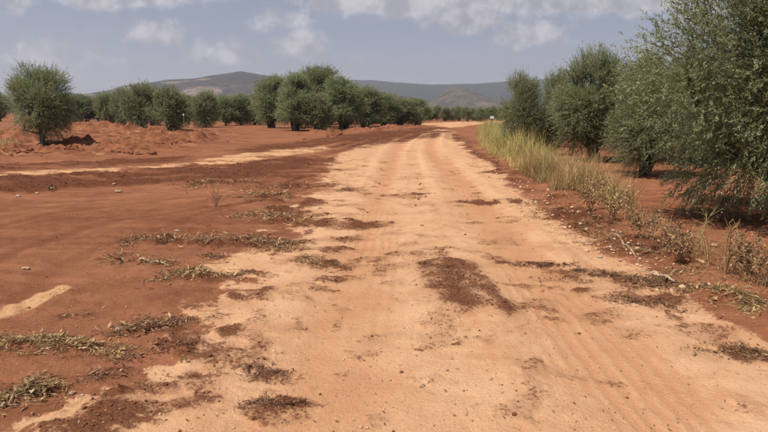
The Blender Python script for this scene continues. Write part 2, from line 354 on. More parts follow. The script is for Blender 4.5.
# ------------------------------------------------------------------ materials
def ground_mat():
    M = Mat('red_earth'); g = M.n('ShaderNodeNewGeometry'); P = g.outputs['Position']
    a = M.attr('mask'); sp = M.n('ShaderNodeSeparateColor'); M.l(a.outputs['Color'], sp.inputs[0])
    tan, pale, dark = sp.outputs; rut = a.outputs['Alpha']
    n1 = M.noise(P, 0.55, 5); n2 = M.noise(P, 5.0, 6, 0.62); n3 = M.noise(P, 34.0, 5, 0.65); n4 = M.noise(P, 150.0, 3, 0.6); n5 = M.noise(P, 1.7, 6, 0.6)
    mp = M.n('ShaderNodeMapping'); mp.inputs['Scale'].default_value = (2.6, 0.22, 1); mp.inputs['Rotation'].default_value = (0, 0, R(4)); M.l(P, mp.inputs[0])
    streak = M.noise(mp.outputs[0], 1.3, 6, 0.62)
    c0 = lambda v, k: M.math('MULTIPLY', M.math('SUBTRACT', v, 0.5), k)
    mixn = M.math('ADD', c0(n2, 1.7), c0(n3, 2.0))
    T = M.step(M.math('ADD', tan, M.math('MULTIPLY', mixn, 0.75)), 0.32, 0.68)
    Dk = M.step(M.math('ADD', dark, M.math('MULTIPLY', mixn, 1.0)), 0.32, 0.80)
    Pl = M.step(M.math('ADD', pale, M.math('MULTIPLY', mixn, 0.7)), 0.25, 0.95)
    red = M.mix(M.step(n1, 0.35, 0.66), (0.175, 0.069, 0.034), (0.235, 0.097, 0.050))
    mp2 = M.n('ShaderNodeMapping'); mp2.inputs['Scale'].default_value = (0.5, 1.9, 1); mp2.inputs['Rotation'].default_value = (0, 0, R(-24)); M.l(P, mp2.inputs[0])
    wn = M.n('ShaderNodeTexNoise'); wn.inputs['Scale'].default_value = 0.9; wn.inputs['Detail'].default_value = 5; wn.inputs['Distortion'].default_value = 1.4; M.l(mp2.outputs[0], wn.inputs['Vector'])
    red = M.mix(M.math('MULTIPLY', M.step(wn.outputs[0], 0.50, 0.66), 0.6), red, (0.150, 0.054, 0.029))
    red = M.mix(M.math('MULTIPLY', M.step(wn.outputs[0], 0.47, 0.36), 0.5), red, (0.30, 0.125, 0.068))
    red = M.mix(M.step(n2, 0.45, 0.8), red, (0.30, 0.125, 0.068))
    tn = M.mix(M.step(n5, 0.36, 0.64), (0.43, 0.232, 0.128), (0.505, 0.300, 0.178))
    tn = M.mix(M.math('MULTIPLY', M.step(streak, 0.52, 0.72), 0.5), tn, (0.36, 0.165, 0.080))
    tn = M.mix(M.math('MULTIPLY', M.step(n2, 0.44, 0.72), 0.6), tn, (0.58, 0.355, 0.20))
    tn = M.mix(M.math('MULTIPLY', M.step(rut, 0.52, 0.85), 0.7), tn, (0.390, 0.195, 0.098))
    tn = M.mix(M.math('MULTIPLY', M.step(rut, 0.48, 0.22), 0.6), tn, (0.58, 0.355, 0.205))
    # loose red soil dragged over the road
    tn = M.mix(M.math('MULTIPLY', M.step(M.math('ADD', n1, c0(n2, 0.8)), 0.54, 0.72), 0.35), tn, (0.315, 0.135, 0.064))
    red = M.mix(M.step(rut, 0.52, 0.9), red, (0.150, 0.055, 0.027)); red = M.mix(M.math('MULTIPLY', M.step(rut, 0.48, 0.2), 0.8), red, (0.31, 0.135, 0.070))
    c = M.mix(T, red, tn)
    c = M.mix(Pl, c, M.mix(M.step(n2, 0.3, 0.7), (0.42, 0.225, 0.115), (0.55, 0.335, 0.185)))
    c = M.mix(M.math('MULTIPLY', dark, 0.75, True), c, M.mix(1.0, c, (0.50, 0.46, 0.44), 'MULTIPLY'))
    dk = M.mix(M.step(n3, 0.36, 0.66), (0.062, 0.022, 0.011), (0.145, 0.052, 0.025))
    c = M.mix(M.math('MULTIPLY', Dk, 0.90), c, dk)
    # grit: dark and pale grains
    vo = M.n('ShaderNodeTexVoronoi'); vo.inputs['Scale'].default_value = 42; M.l(P, vo.inputs['Vector'])
    vc = M.n('ShaderNodeSeparateColor'); M.l(vo.outputs['Color'], vc.inputs[0])
    grain = M.math('MULTIPLY', M.step(vo.outputs['Distance'], 0.34, 0.16), M.step(M.math('ADD', vc.outputs[0], M.math('MULTIPLY', dark, 0.25)), 0.84, 0.90))
    c = M.mix(M.math('MULTIPLY', grain, 0.55), c, M.mix(vc.outputs[1], (0.12, 0.05, 0.028), (0.55, 0.36, 0.22)))
    c = M.mix(1.0, c, M.mix(M.step(n4, 0.2, 0.8), (0.80, 0.78, 0.76), (1.16, 1.16, 1.16)), 'MULTIPLY')
    b = M.bump(n3, 0.8, 0.02); b = M.bump(n4, 0.5, 0.006, b); b = M.bump(grain, 0.5, 0.006, b)
    return M.bsdf(c, 0.95, 0.08, b)
MAT_G = ground_mat()

def leaf_mat(name, a, b, c, trans=0.18, rough=0.55):
    M = Mat(name); r = M.attr('rnd').outputs['Fac']
    oi = M.n('ShaderNodeObjectInfo').outputs['Random']
    col = M.ramp(r, [(0.0, a), (0.55, b), (1.0, c)])
    hs = M.n('ShaderNodeHueSaturation'); M.l(col, hs.inputs['Color'])
    M.l(M.math('ADD', M.math('MULTIPLY', oi, 0.22), 0.89), hs.inputs['Value']); M.l(M.math('ADD', M.math('MULTIPLY', oi, 0.03), 0.485), hs.inputs['Hue'])
    return M.bsdf(hs.outputs[0], rough, 0.25, None, trans)
MAT_LEAF = leaf_mat('olive_leaf', (0.130, 0.146, 0.062), (0.222, 0.242, 0.120), (0.34, 0.36, 0.215), 0.40)
MAT_GRASS = leaf_mat('tall_grass', (0.19, 0.185, 0.060), (0.36, 0.295, 0.105), (0.55, 0.41, 0.175), 0.3, 0.7)
MAT_STRAW = leaf_mat('dry_grass', (0.20, 0.13, 0.055), (0.38, 0.265, 0.115), (0.55, 0.41, 0.20), 0.25, 0.8)
MAT_LITTER = leaf_mat('dry_litter', (0.10, 0.050, 0.026), (0.26, 0.148, 0.072), (0.48, 0.33, 0.18), 0.05, 0.85)
MAT_LITTERG = leaf_mat('greyish_litter', (0.105, 0.055, 0.028), (0.27, 0.162, 0.078), (0.50, 0.355, 0.19), 0.05, 0.85)
MAT_BROWN = leaf_mat('brown_litter', (0.075, 0.036, 0.020), (0.17, 0.085, 0.045), (0.32, 0.20, 0.11), 0.05, 0.9)
def bark_mat():
    M = Mat('olive_bark'); P = M.n('ShaderNodeTexCoord').outputs['Object']
    mp = M.n('ShaderNodeMapping'); mp.inputs['Scale'].default_value = (1, 1, 0.25); M.l(P, mp.inputs[0])
    n = M.noise(mp.outputs[0], 14, 6, 0.65)
    return M.bsdf(M.ramp(n, [(0.3, (0.04, 0.033, 0.026)), (0.7, (0.15, 0.125, 0.10))]), 0.95, 0.1, M.bump(n, 0.9, 0.03))
MAT_BARK = bark_mat()
def rock_mat(name, a, b, scale=9):
    M = Mat(name); P = M.n('ShaderNodeTexCoord').outputs['Object']; n = M.noise(P, scale, 6, 0.65)
    return M.bsdf(M.ramp(n, [(0.3, a), (0.7, b)]), 0.9, 0.15, M.bump(n, 0.6, 0.02))
MAT_STONE = rock_mat('pale_stone', (0.34, 0.22, 0.14), (0.56, 0.42, 0.31), 14)
MAT_PEB = rock_mat('tan_pebble', (0.36, 0.21, 0.12), (0.56, 0.40, 0.27), 14)
MAT_CLOD = rock_mat('red_clod', (0.13, 0.048, 0.025), (0.28, 0.105, 0.053), 12)
MAT_CRUMB = rock_mat('soil_crumb', (0.10, 0.038, 0.021), (0.24, 0.095, 0.048), 30)

# ------------------------------------------------------------------ the ground sheet, split along the edges of road and track
def build_ground():
    rr = [0.5]
    while rr[-1] < 260: rr.append(rr[-1] * (1.0062 if 2.2 < rr[-1] < 90 else 1.03))
    while rr[-1] < 5200: rr.append(rr[-1] * 1.12)
    rr = np.array(rr)
    fr = np.arange(R(-42), R(42.01), 0.0042)
    bk = np.linspace(R(42), R(318), 60)[1:-1]
    th = np.concatenate([fr, bk]); nt_, nr = len(th), len(rr)
    TH, RR = np.meshgrid(th, rr)
    x = (np.sin(TH) * RR).ravel(); y = (np.cos(TH) * RR).ravel()
    mw = (np.maximum(RR * 0.0045, 0.01)).ravel()
    h, tan, pale, dark, rutt = height(x, y, mw, True)
    x = np.append(x, 0.0); y = np.append(y, 0.0); h = np.append(h, 0.0)
    mask = np.stack([tan, pale, dark, rutt], 1); mask = np.vstack([mask, [[1, 0, 0, 0.5]]])
    V = np.stack([x, y, h], 1)
    i = np.arange(nr - 1)[:, None]; j = np.arange(nt_)[None, :]; j2 = (j + 1) % nt_
    q = np.stack(np.broadcast_arrays(i * nt_ + j, (i + 1) * nt_ + j, (i + 1) * nt_ + j2, i * nt_ + j2), -1).reshape(-1, 4)[:, ::-1]
    c = len(V) - 1; jj = np.arange(nt_)
    tri = np.stack([np.full(nt_, c), jj, (jj + 1) % nt_], 1)[:, ::-1]
    full = mesh_np('all', V, [q, tri], None, True)
    nrm = np.empty(len(V) * 3, np.float32); full.vertex_normals.foreach_get('vector', nrm); nrm = nrm.reshape(-1, 3)
    bpy.data.meshes.remove(full)
    cx, cy = x[q].mean(1), y[q].mean(1)
    # wrap-around quads average badly only at the seam of the circle; they lie in front fan, harmless
    rd = (poly_sd(ROAD, cx + 0.15 * perlin(cx * 1.5, cy * 1.5, 3), cy) > 0) | (poly_sd(FARROAD, cx, cy) > 0)
    tr = (poly_sd(TRACK, cx, cy + 0.3 * perlin(cx * .5, cy * .5, 4)) > 0) & ~rd
    for nm, sel, ex in (('ground', ~rd & ~tr, False), ('dirt_road', rd, True), ('dirt_track', tr, False)):
        Fq = q[sel]; F = [Fq] + ([tri] if ex else [])
        used = np.unique(np.concatenate([f.ravel() for f in F])); mp = np.zeros(len(V), int); mp[used] = np.arange(len(used))
        me = mesh_np(nm, V[used], [mp[f] for f in F], MAT_G, True, {'mask': mask[used]})
        me.normals_split_custom_set_from_vertices(nrm[used])
        o = obj(nm, me); tag(o, kind='structure')
build_ground()

# ------------------------------------------------------------------ hills
def hill_mat(name, green, rock, pale, amt, s1=0.0035):
    M = Mat(name); P = M.n('ShaderNodeTexCoord').outputs['Object']
    n1 = M.noise(P, s1, 4); n2 = M.noise(P, 0.03, 6, 0.7); n3 = M.noise(P, 0.085, 4, 0.75)
    c = M.mix(M.step(M.math('ADD', n2, M.math('MULTIPLY', n3, 0.9)), 0.80, 1.08), green, rock)
    c = M.mix(M.math('MULTIPLY', M.step(n1, 0.52, 0.62), amt), c, M.mix(M.step(n2, 0.4, 0.6), rock, pale))
    a = M.attr('field').outputs['Fac']
    c = M.mix(M.step(M.math('ADD', a, M.math('MULTIPLY', M.math('SUBTRACT', n2, 0.5), 0.7)), 0.4, 0.6), c, pale)
    c = M.mix(M.math('MULTIPLY', M.step(n3, 0.49, 0.57), 0.75), c, green)
    return M.bsdf(c, 0.95, 0.05)
def hill(name, D, prof, depth, mat, seed, rough=0.05, fields=()):
    """prof: skyline in photo pixels, raised at distance D; the slope runs down towards the camera and behind"""
    xs = np.array([x_at(D, px, py) for px, py in prof]); zs = np.array([z_at(D, py) for px, py in prof])
    nx, ny = 420, 90
    X = np.linspace(xs[0], xs[-1], nx); Y = np.linspace(D - depth, D + depth * 0.8, ny)
    XX, YY = np.meshgrid(X, Y)
    base = np.interp(XX, xs, zs)
    t = np.where(YY < D, (YY - (D - depth)) / depth, 1 - (YY - D) / (depth * .8)); t = np.clip(t, 0, 1)
    s = 1 - (1 - t) ** 1.7
    f = 1 / (depth * 0.55)
    rid = 1 - 2 * np.abs(fbm(XX, YY * .6, f, 6, seed, 0.5))
    Z = base * (s + rough * 3 * (rid - 0.55) * t * (1.15 - t)) + base * 0.06 * fbm(XX, YY, f * 5, 4, seed + 3) * t * (1.05 - t) * 2
    Z += base * 0.012 * fbm(XX, YY, 0.02, 3, seed + 6)
    Z = np.where((t <= 0), -2, Z - 1.0)
    fld = np.zeros_like(Z)
    for px, py, hw, hh in fields:
        cx = x_at(D, px, py); cz = z_at(D, py)
        fld = np.maximum(fld, np.exp(-(((XX - cx) / (hw * D / FPX)) ** 2 + ((Z - cz) / (hh * D / FPX)) ** 2)) * (YY < D + 5))
    V = np.stack([XX, YY, Z], -1).reshape(-1, 3)
    i = np.arange(ny - 1)[:, None]; j = np.arange(nx - 1)[None, :]
    q = np.stack(np.broadcast_arrays(i * nx + j, i * nx + j + 1, (i + 1) * nx + j + 1, (i + 1) * nx + j), -1).reshape(-1, 4)
    o = obj(name, mesh_np(name, V, q, mat, True, {'field': fld.ravel()})); tag(o, kind='structure'); return o
MH1 = hill_mat('scrub_hill', (0.023, 0.023, 0.020), (0.050, 0.044, 0.036), (0.19, 0.145, 0.105), 0.25)
MH2 = hill_mat('far_ridge', (0.017, 0.022, 0.016), (0.030, 0.033, 0.022), (0.07, 0.06, 0.045), 0.2)
MH3 = hill_mat('rocky_hill', (0.045, 0.042, 0.028), (0.135, 0.105, 0.078), (0.20, 0.155, 0.118), 0.7, 0.006)
hill('hill', 2300, [(-40, 112), (40, 105), (75, 98), (110, 95), (140, 90), (160, 84), (182, 79.5), (206, 77.5), (228, 74.5), (247, 72.6), (262, 75), (290, 79), (330, 84), (380, 92), (430, 101), (480, 111)], 800, MH1, 41, 0.06,
     [(205, 86, 16, 2.2), (228, 84, 8, 2), (172, 93, 20, 2.4), (248, 97, 18, 5), (212, 100, 20, 2), (150, 99, 14, 2)])
hill('hill', 3600, [(180, 100), (250, 88), (300, 83), (345, 80.5), (370, 80), (395, 82.5), (430, 84.5), (470, 84), (500, 82), (530, 80), (552, 78.5), (600, 78), (660, 80), (740, 86), (830, 98)], 900, MH2, 52, 0.035)
hill('hill', 1700, [(405, 112), (424, 106), (436, 98), (447, 90), (456, 86.5), (466, 89), (480, 95), (497, 101), (520, 107), (545, 112)], 260, MH3, 63, 0.05)

# ------------------------------------------------------------------ olive trees
def tube(P, r, k=6):
    P = np.asarray(P, float); r = np.broadcast_to(r, len(P)); n = len(P); V = []
    T = np.gradient(P, axis=0); T /= np.linalg.norm(T, axis=1)[:, None] + 1e-9
    ref = np.array((0.31, 0.87, 0.38))
    for i in range(n):
        a = np.cross(T[i], ref); a /= np.linalg.norm(a) + 1e-9; b = np.cross(T[i], a)
        ang = np.arange(k) * 2 * np.pi / k
        V.append(P[i] + r[i] * (np.cos(ang)[:, None] * a + np.sin(ang)[:, None] * b))
    V = np.vstack(V); i = np.arange(n - 1)[:, None] * k; j = np.arange(k)[None, :]; j2 = (j + 1) % k
    F = np.stack(np.broadcast_arrays(i + j, i + j2, i + k + j2, i + k + j), -1).reshape(-1, 4)
    return V, F
class Acc:
    def __init__(s): s.V, s.F, s.A, s.n = [], [], [], 0
    def add(s, V, F, a=None):
        s.V.append(V); s.F.append(F + s.n); s.n += len(V)
        s.A.append(np.full(len(V), 0.5) if a is None else np.broadcast_to(a, len(V)))
    def mesh(s, name, mat, sm=False):
        return mesh_np(name, np.vstack(s.V), np.vstack(s.F), mat, sm, {'rnd': np.concatenate(s.A)})
def unit(v): return v / (np.linalg.norm(v, axis=-1, keepdims=True) + 1e-9)
def leaves_mesh(P, D, Nn, ln, wd, rnd):
    """one kite-shaped folded leaf (4 vertices, 2 triangles) at each P along D"""
    S = unit(np.cross(D, Nn)); U = np.cross(S, D)
    n = len(P); ln = np.broadcast_to(ln, n)[:, None]; wd = np.broadcast_to(wd, n)[:, None]
    V = np.empty((n, 4, 3)); mid = P + D * ln * 0.45
    V[:, 0] = P; V[:, 1] = mid + S * wd + U * wd * 0.35; V[:, 2] = P + D * ln; V[:, 3] = mid - S * wd + U * wd * 0.35
    b = np.arange(n)[:, None] * 4
    F = np.concatenate([b + np.array([[0, 1, 2]]), b + np.array([[0, 2, 3]])])
    return V.reshape(-1, 3), F, np.repeat(rnd, 4)
def leaf_tris(P, D, Nn, ln, wd, rnd):
    S = unit(np.cross(D, Nn)); n = len(P); ln = np.broadcast_to(ln, n)[:, None]; wd = np.broadcast_to(wd, n)[:, None]
    V = np.empty((n, 3, 3)); V[:, 0] = P - S * wd; V[:, 1] = P + S * wd + D * ln * 0.25; V[:, 2] = P + D * ln
    return V.reshape(-1, 3), np.arange(n * 3).reshape(-1, 3), np.repeat(rnd, 3)
def olive(seed, h, rad, n_shoot, per, ll, lw, low=0.10, lobes=14, twigs=False, stems=3, top_pow=1.0, shoot=(0.28, 0.55), hole=0.0, flare=1.0, leaders=5):
    """returns (trunk mesh, crown mesh) for a tree h metres tall with crown radius rad"""
    g = np.random.default_rng(seed); tr = Acc(); cr = Acc()
    zc = h * (0.5 + low * 0.5); hzv = h * (1 - low) * 0.5
    # clumps of foliage on an uneven egg, plus an inner fill
    C = []; Rr = []
    for k in range(lobes):
        th = k * 2.39996 + g.normal(0, .35); q = (k + 0.5) / lobes
        ph = q * 1.9 - 0.92
        rr = math.sqrt(max(0.05, 1 - ph * ph)) * g.uniform(0.48, 0.84) * (0.84 if ph > 0 else flare)
        C.append((math.cos(th) * rad * rr, math.sin(th) * rad * rr, zc + ph * hzv * g.uniform(0.62, 0.86)))
        Rr.append(rad * g.uniform(0.24, 0.46))
    C.append((0, 0, zc)); Rr.append(rad * 0.50); C.append((g.normal(0, .1) * rad, g.normal(0, .1) * rad, zc + hzv * 0.62)); Rr.append(rad * 0.42)
    for k in range(leaders):                       # a few tufts that stand above the rest
        a_ = g.uniform(0, 6.28); q_ = rad * g.uniform(0.1, 0.55); r_ = rad * g.uniform(0.16, 0.27)
        C.append((math.cos(a_) * q_, math.sin(a_) * q_, h * g.uniform(0.80, 0.97) - r_)); Rr.append(r_)
    C = np.array(C); Rr = np.array(Rr)
    # trunk and limbs
    base_r = 0.045 * h * (1.0 if stems == 1 else 0.75)
    fork = np.array((g.normal(0, .03), g.normal(0, .03), max(low * h * 0.9, 0.32)))
    V, F = tube([(g.normal(0, .02), g.normal(0, .02), -0.12), (0, 0, 0.02), fork * (0.5, 0.5, 0.5) + (g.normal(0, .02), 0, 0), fork], np.array([1.9, 1.45, 1.1, 1.0]) * base_r, 9)
    V += g.normal(0, base_r * 0.08, V.shape); tr.add(V, F)
    for k in range(stems - 1):
        a = g.uniform(0, 6.28); o = np.array((math.cos(a), math.sin(a), 0)) * base_r * 1.1
        V, F = tube([o * 1.3 + (0, 0, -0.1), o * 1.7 + (0, 0, 0.15), o * 3 + (0, 0, h * 0.22), C[g.integers(len(C))] * (.5, .5, .9)], np.array([0.9, 0.75, 0.5, 0.2]) * base_r, 7); tr.add(V, F)
    for c, r_ in zip(C, Rr):
        mid = fork + (c - fork) * 0.5 + g.normal(0, 0.06 * h, 3) * (1, 1, 0.4)
        V, F = tube(spline([fork, mid, c, c + (c - mid) * 0.12], 3), np.linspace(0.5, 0.05, 10) * base_r, 5); tr.add(V, F)
    # shoots
    idx = g.choice(len(C), n_shoot, p=Rr ** 2 / (Rr ** 2).sum())
    d = unit(g.normal(0, 1, (n_shoot, 3))); rr = g.random(n_shoot) ** 0.40
    O = C[idx] + d * (Rr[idx] * rr)[:, None] * (1, 1, 1.15)
    ctr = np.array((0, 0, zc))
    outw = unit((O - ctr) / (rad, rad, hzv))
    ok = O[:, 2] > low * h * 0.8
    if hole:
        nz = np.array([mnoise.noise(Vector(p) * (2.2 / rad) + Vector((seed, 0, 0))) for p in O]); ok &= nz > -hole + g.normal(0, .06, n_shoot)
    O, outw, d = O[ok], outw[ok], d[ok]; n = len(O)
    D0 = unit(outw * 0.75 + d * 0.45 + g.normal(0, .38, (n, 3)) + np.array((0, 0, 0.42)) * np.clip((O[:, 2:3] - low * h) / h * 2.2 + 0.05, 0.05, 1.2))
    Ls = g.uniform(*shoot, n) * (1 + 0.7 * (g.random(n) < 0.14))
    srn = g.random(n)
    cnt = per
    tt = (np.arange(cnt) + 0.5) / cnt
    Pl = O[:, None, :] + D0[:, None, :] * (Ls[:, None] * tt)[:, :, None]
    Pl[:, :, 2] -= (Ls[:, None] * tt ** 2 * 0.07)
    side = unit(np.cross(np.repeat(D0[:, None, :], cnt, 1), g.normal(0, 1, (n, cnt, 3))))
    Dl = unit(D0[:, None, :] * g.uniform(0.5, 1.3, (n, cnt, 1)) + side * 0.8)
    Pl = Pl.reshape(-1, 3); Dl = Dl.reshape(-1, 3)
    Nn = unit(np.array((0, 0, 1.0)) + g.normal(0, .6, Pl.shape))
    rnd = np.clip(np.repeat(srn, cnt) * 0.42 + g.random(len(Pl)) * 0.55 + 0.12 * (np.tile(tt, n) - 0.3), 0, 1)
    sz = g.uniform(0.7, 1.2, len(Pl))
    V, F, A = leaf_tris(Pl, Dl, Nn, ll * sz, lw * sz, rnd); cr.add(V, F, A)
    tm = tr
    if twigs:
        sel = np.arange(0, n, 5)
        for i in sel:
            V, F = tube([O[i] - D0[i] * Ls[i] * .5, O[i] + D0[i] * Ls[i] * .5, O[i] + D0[i] * Ls[i] - (0, 0, Ls[i] * .14)], [0.004, 0.003, 0.0012], 3); tm.add(V, F)
    return tr.mesh('trunk', MAT_BARK, True), cr.mesh('crown', MAT_LEAF), h, rad
def plant_tree(kind, x, y, h, wid, rz, label, group):
    tm, cm, h0, r0 = kind
    o = empty('olive_tree', (x, y, hz(x, y) - 0.01), rz, (wid / (2 * r0), wid / (2 * r0), h / h0))
    tag(o, label, 'tree', group)
    a = obj('trunk', tm, o); b = obj('crown', cm, o); return o
def tree_px(kind, px, base, top, wpx, rz, label, group, dz=0.0):
    x, y = gp(px, base); sc = FPX / y
    return plant_tree(kind, x, y, 0.94 * (z_at(y, top) - hz(x, y)) + dz, wpx / sc, rz, label, group)

NEAR = olive(101, 5.2, 2.5, 25000, 18, 0.060, 0.0112, 0.04, 30, True, 3, shoot=(0.24, 0.46), hole=0.50, flare=1.15)
MID = [olive(200 + k, 3.6, 1.7, 9500, 14, 0.078, 0.0120, 0.10, 15, False, 4, shoot=(0.24, 0.50), hole=0.20, flare=0.82, leaders=6) for k in range(3)]
LONE = olive(301, 3.6, 1.75, 9500, 13, 0.085, 0.0135, 0.20, 15, False, 2, shoot=(0.24, 0.50), hole=0.26, flare=0.72)
TALL = [olive(320 + k, 5.2, 1.9, 6500, 12, 0.115, 0.021, 0.08, 14, False, 3, shoot=(0.30, 0.60), hole=0.22, flare=0.85, leaders=6) for k in range(3)]
FAR = [olive(340 + k, 3.6, 1.9, 4200, 10, 0.13, 0.027, 0.09, 11, False, 2, shoot=(0.28, 0.5), hole=0.24, flare=0.8) for k in range(4)]

GR = 'olive trees right of the road'
plant_tree(NEAR, 6.45, 9.0, 5.4, 4.7, 0.4, 'large near olive tree cut off by the right picture edge', GR)
tree_px(MID[0], 642, 173, 76, 92, 1.0, 'dense olive tree with a dark trunk, left of the large near tree', GR)
tree_px(MID[1], 596, 159, 52, 96, 2.2, 'broad tall olive tree behind the dry straw grass, second clump right of the road', GR)
tree_px(MID[2], 521, 153, 76, 50, 0.2, 'slender olive tree rising straight from the tall green verge grass beside the white sign', GR)
tree_px(MID[0], 556, 146, 74, 34, 3.0, 'narrow olive tree seen between the slender roadside tree and the broad tall one', GR)
tree_px(MID[2], 546, 152, 108, 40, 4.0, 'low leafy olive tree filling the gap beside the slender roadside tree', GR)
tree_px(MID[1], 640, 152, 56, 60, 4.4, 'olive tree whose pointed top shows above the dense tree, farther into the orchard', GR)
tree_px(MID[2], 690, 160, 62, 120, 5.2, 'olive tree deep in shade behind the large near tree', GR)
tree_px(MID[0], 780, 160, 40, 150, 0.8, 'olive tree at the right picture edge behind the large near tree', GR)
tree_px(MID[1], 600, 140, 86, 70, 1.8, 'olive tree in the second orchard row seen under the broad tall tree', GR)
tree_px(MID[0], 670, 141, 80, 80, 2.9, 'olive tree in the second orchard row behind the dense tree', GR)

tree_px(LONE, 44, 148, 71, 72, 0.7, 'lone rounded olive tree on the left standing among the red soil heaps', 'olive trees left of the road')
GC = 'tall olive trees of the clump left of the road bend'
for k, (px, b, t, wd, lb) in enumerate([
        (273, 128, 75, 36, 'tall olive tree at the left end of the clump by the road bend'),
        (297, 131, 73, 40, 'tall dark olive tree just left of the small rounded tree in the clump'),
        (318, 127, 65, 40, 'tallest olive tree of the clump, its top standing clear of the hills'),
        (342, 129, 76, 42, 'tall olive tree right of the small rounded tree in the clump'),
        (364, 127.5, 87, 36, 'middle-sized olive tree in the right half of the clump, where its height drops'),
        (383, 126.5, 92, 34, 'olive tree third from the right end of the clump beside the road'),
        (401, 126, 97, 32, 'olive tree second from the right end of the clump beside the road'),
        (417, 125.2, 98, 26, 'last low olive tree at the right end of the clump beside the road'),
        (330, 124.5, 88, 50, 'olive tree hidden deep inside the clump behind the tallest tree'),
        (375, 123.5, 96, 60, 'olive tree at the back of the clump, between its taller trees')]):
    tree_px(TALL[k % 3], px, b, t, wd * 1.25, k * 1.3, lb, GC)
tree_px(FAR[0], 316, 131.5, 96, 42, 0.5, 'small rounded paler olive tree in front of the tall clump', GC)
GL = 'olive orchard row behind the red field'
for k, (px, b, t, wd, lb) in enumerate([
        (171, 131.5, 90, 34, 'round olive tree with a visible dark trunk at the front of the left orchard row'),
        (141, 128.5, 87, 30, 'olive tree left of the round one with the visible trunk'),
        (126, 127.5, 92, 24, 'olive tree second to the left of the round one with the visible trunk'),
        (110, 126.5, 95, 22, 'olive tree third to the left of the round one with the visible trunk'),
        (152, 125.5, 89, 26, 'olive tree standing just behind and left of the round one'),
        (206, 127.5, 94, 27, 'olive tree right of the round one, with open red soil in front'),
        (189, 124.5, 97, 22, 'olive tree in the gap behind and right of the round one'),
        (226, 125.5, 98, 22, 'olive tree in the middle between the round one and the tall clump'),
        (241, 125.5, 96, 24, 'olive tree second from the left end of the tall clump'),
        (255, 125, 97, 20, 'olive tree next to the left end of the tall clump')]):
    tree_px(FAR[k % 4], px, b, t, wd * 1.3, k * 1.7 + .3, lb, GL)
GF = 'far olive trees along the horizon'
ORD = ('first', 'second', 'third', 'fourth', 'fifth', 'sixth', 'seventh', 'eighth', 'ninth', 'tenth', 'eleventh', 'twelfth', 'thirteenth')
k = 0
for xs_, b0, t0, wd, jx, lb in (((-30, -16, 2, 62, 76, 88, 99, 118, 133), 121.5, 96.5, 30, 2, 'distant olive tree from the left on the horizon left of the round tree'),
                                ((182, 196, 212, 222, 233, 246, 260), 120.8, 98.5, 27, 2, 'distant olive tree from the left, seen between orchard row and tall clump'),
                                ((424, 431, 438, 445, 452, 459, 466, 473, 480, 487, 494, 501, 508), 120.9, 108, 14, 1.5, 'distant olive tree from the left beyond the road bend')):
    for q_, px in enumerate(xs_):
        k += 1; tree_px(FAR[k % 4], px + random.uniform(-jx, jx), b0 + random.uniform(-.5, .5), t0 + random.uniform(-1.6, 1.6), wd, k, ORD[q_] + ' ' + lb, GF)

# ------------------------------------------------------------------ soil heaps and clods
def blob(g, sub=1):
    import bmesh
    bm = bmesh.new(); bmesh.ops.create_icosphere(bm, subdivisions=sub, radius=1)
    sd_ = Vector(g.normal(0, 9, 3)); st = g.uniform(.7, 1.15, 3)
    for v_ in bm.verts:
        f = 1 + 0.6 * mnoise.noise(v_.co * 1.6 + sd_) + 0.4 * mnoise.noise(v_.co * 3.7 + sd_)
        v_.co = Vector((v_.co.x * st[0], v_.co.y * st[1], v_.co.z * st[2] * .8)) * f
    bm.verts.index_update()
    V = np.array([v_.co[:] for v_ in bm.verts]); F = np.array([[v_.index for v_ in f.verts] for f in bm.faces]); bm.free()
    return V, F
BLOBS = [blob(np.random.default_rng(500 + k)) for k in range(8)]
BLOBS2 = [blob(np.random.default_rng(520 + k), 2) for k in range(6)]
BLOBS2S = [blob(np.random.default_rng(540 + k), 3) for k in range(6)]
HEAPS = []
def heap_z(x, y):
    best = hz(x, y)
    for X_, Y_, Z_ in HEAPS:
        d = (X_ - x) ** 2 + (Y_ - y) ** 2; k = int(np.argmin(d))
        if d[k] < 0.04: best = max(best, float(Z_[k]))
    return best
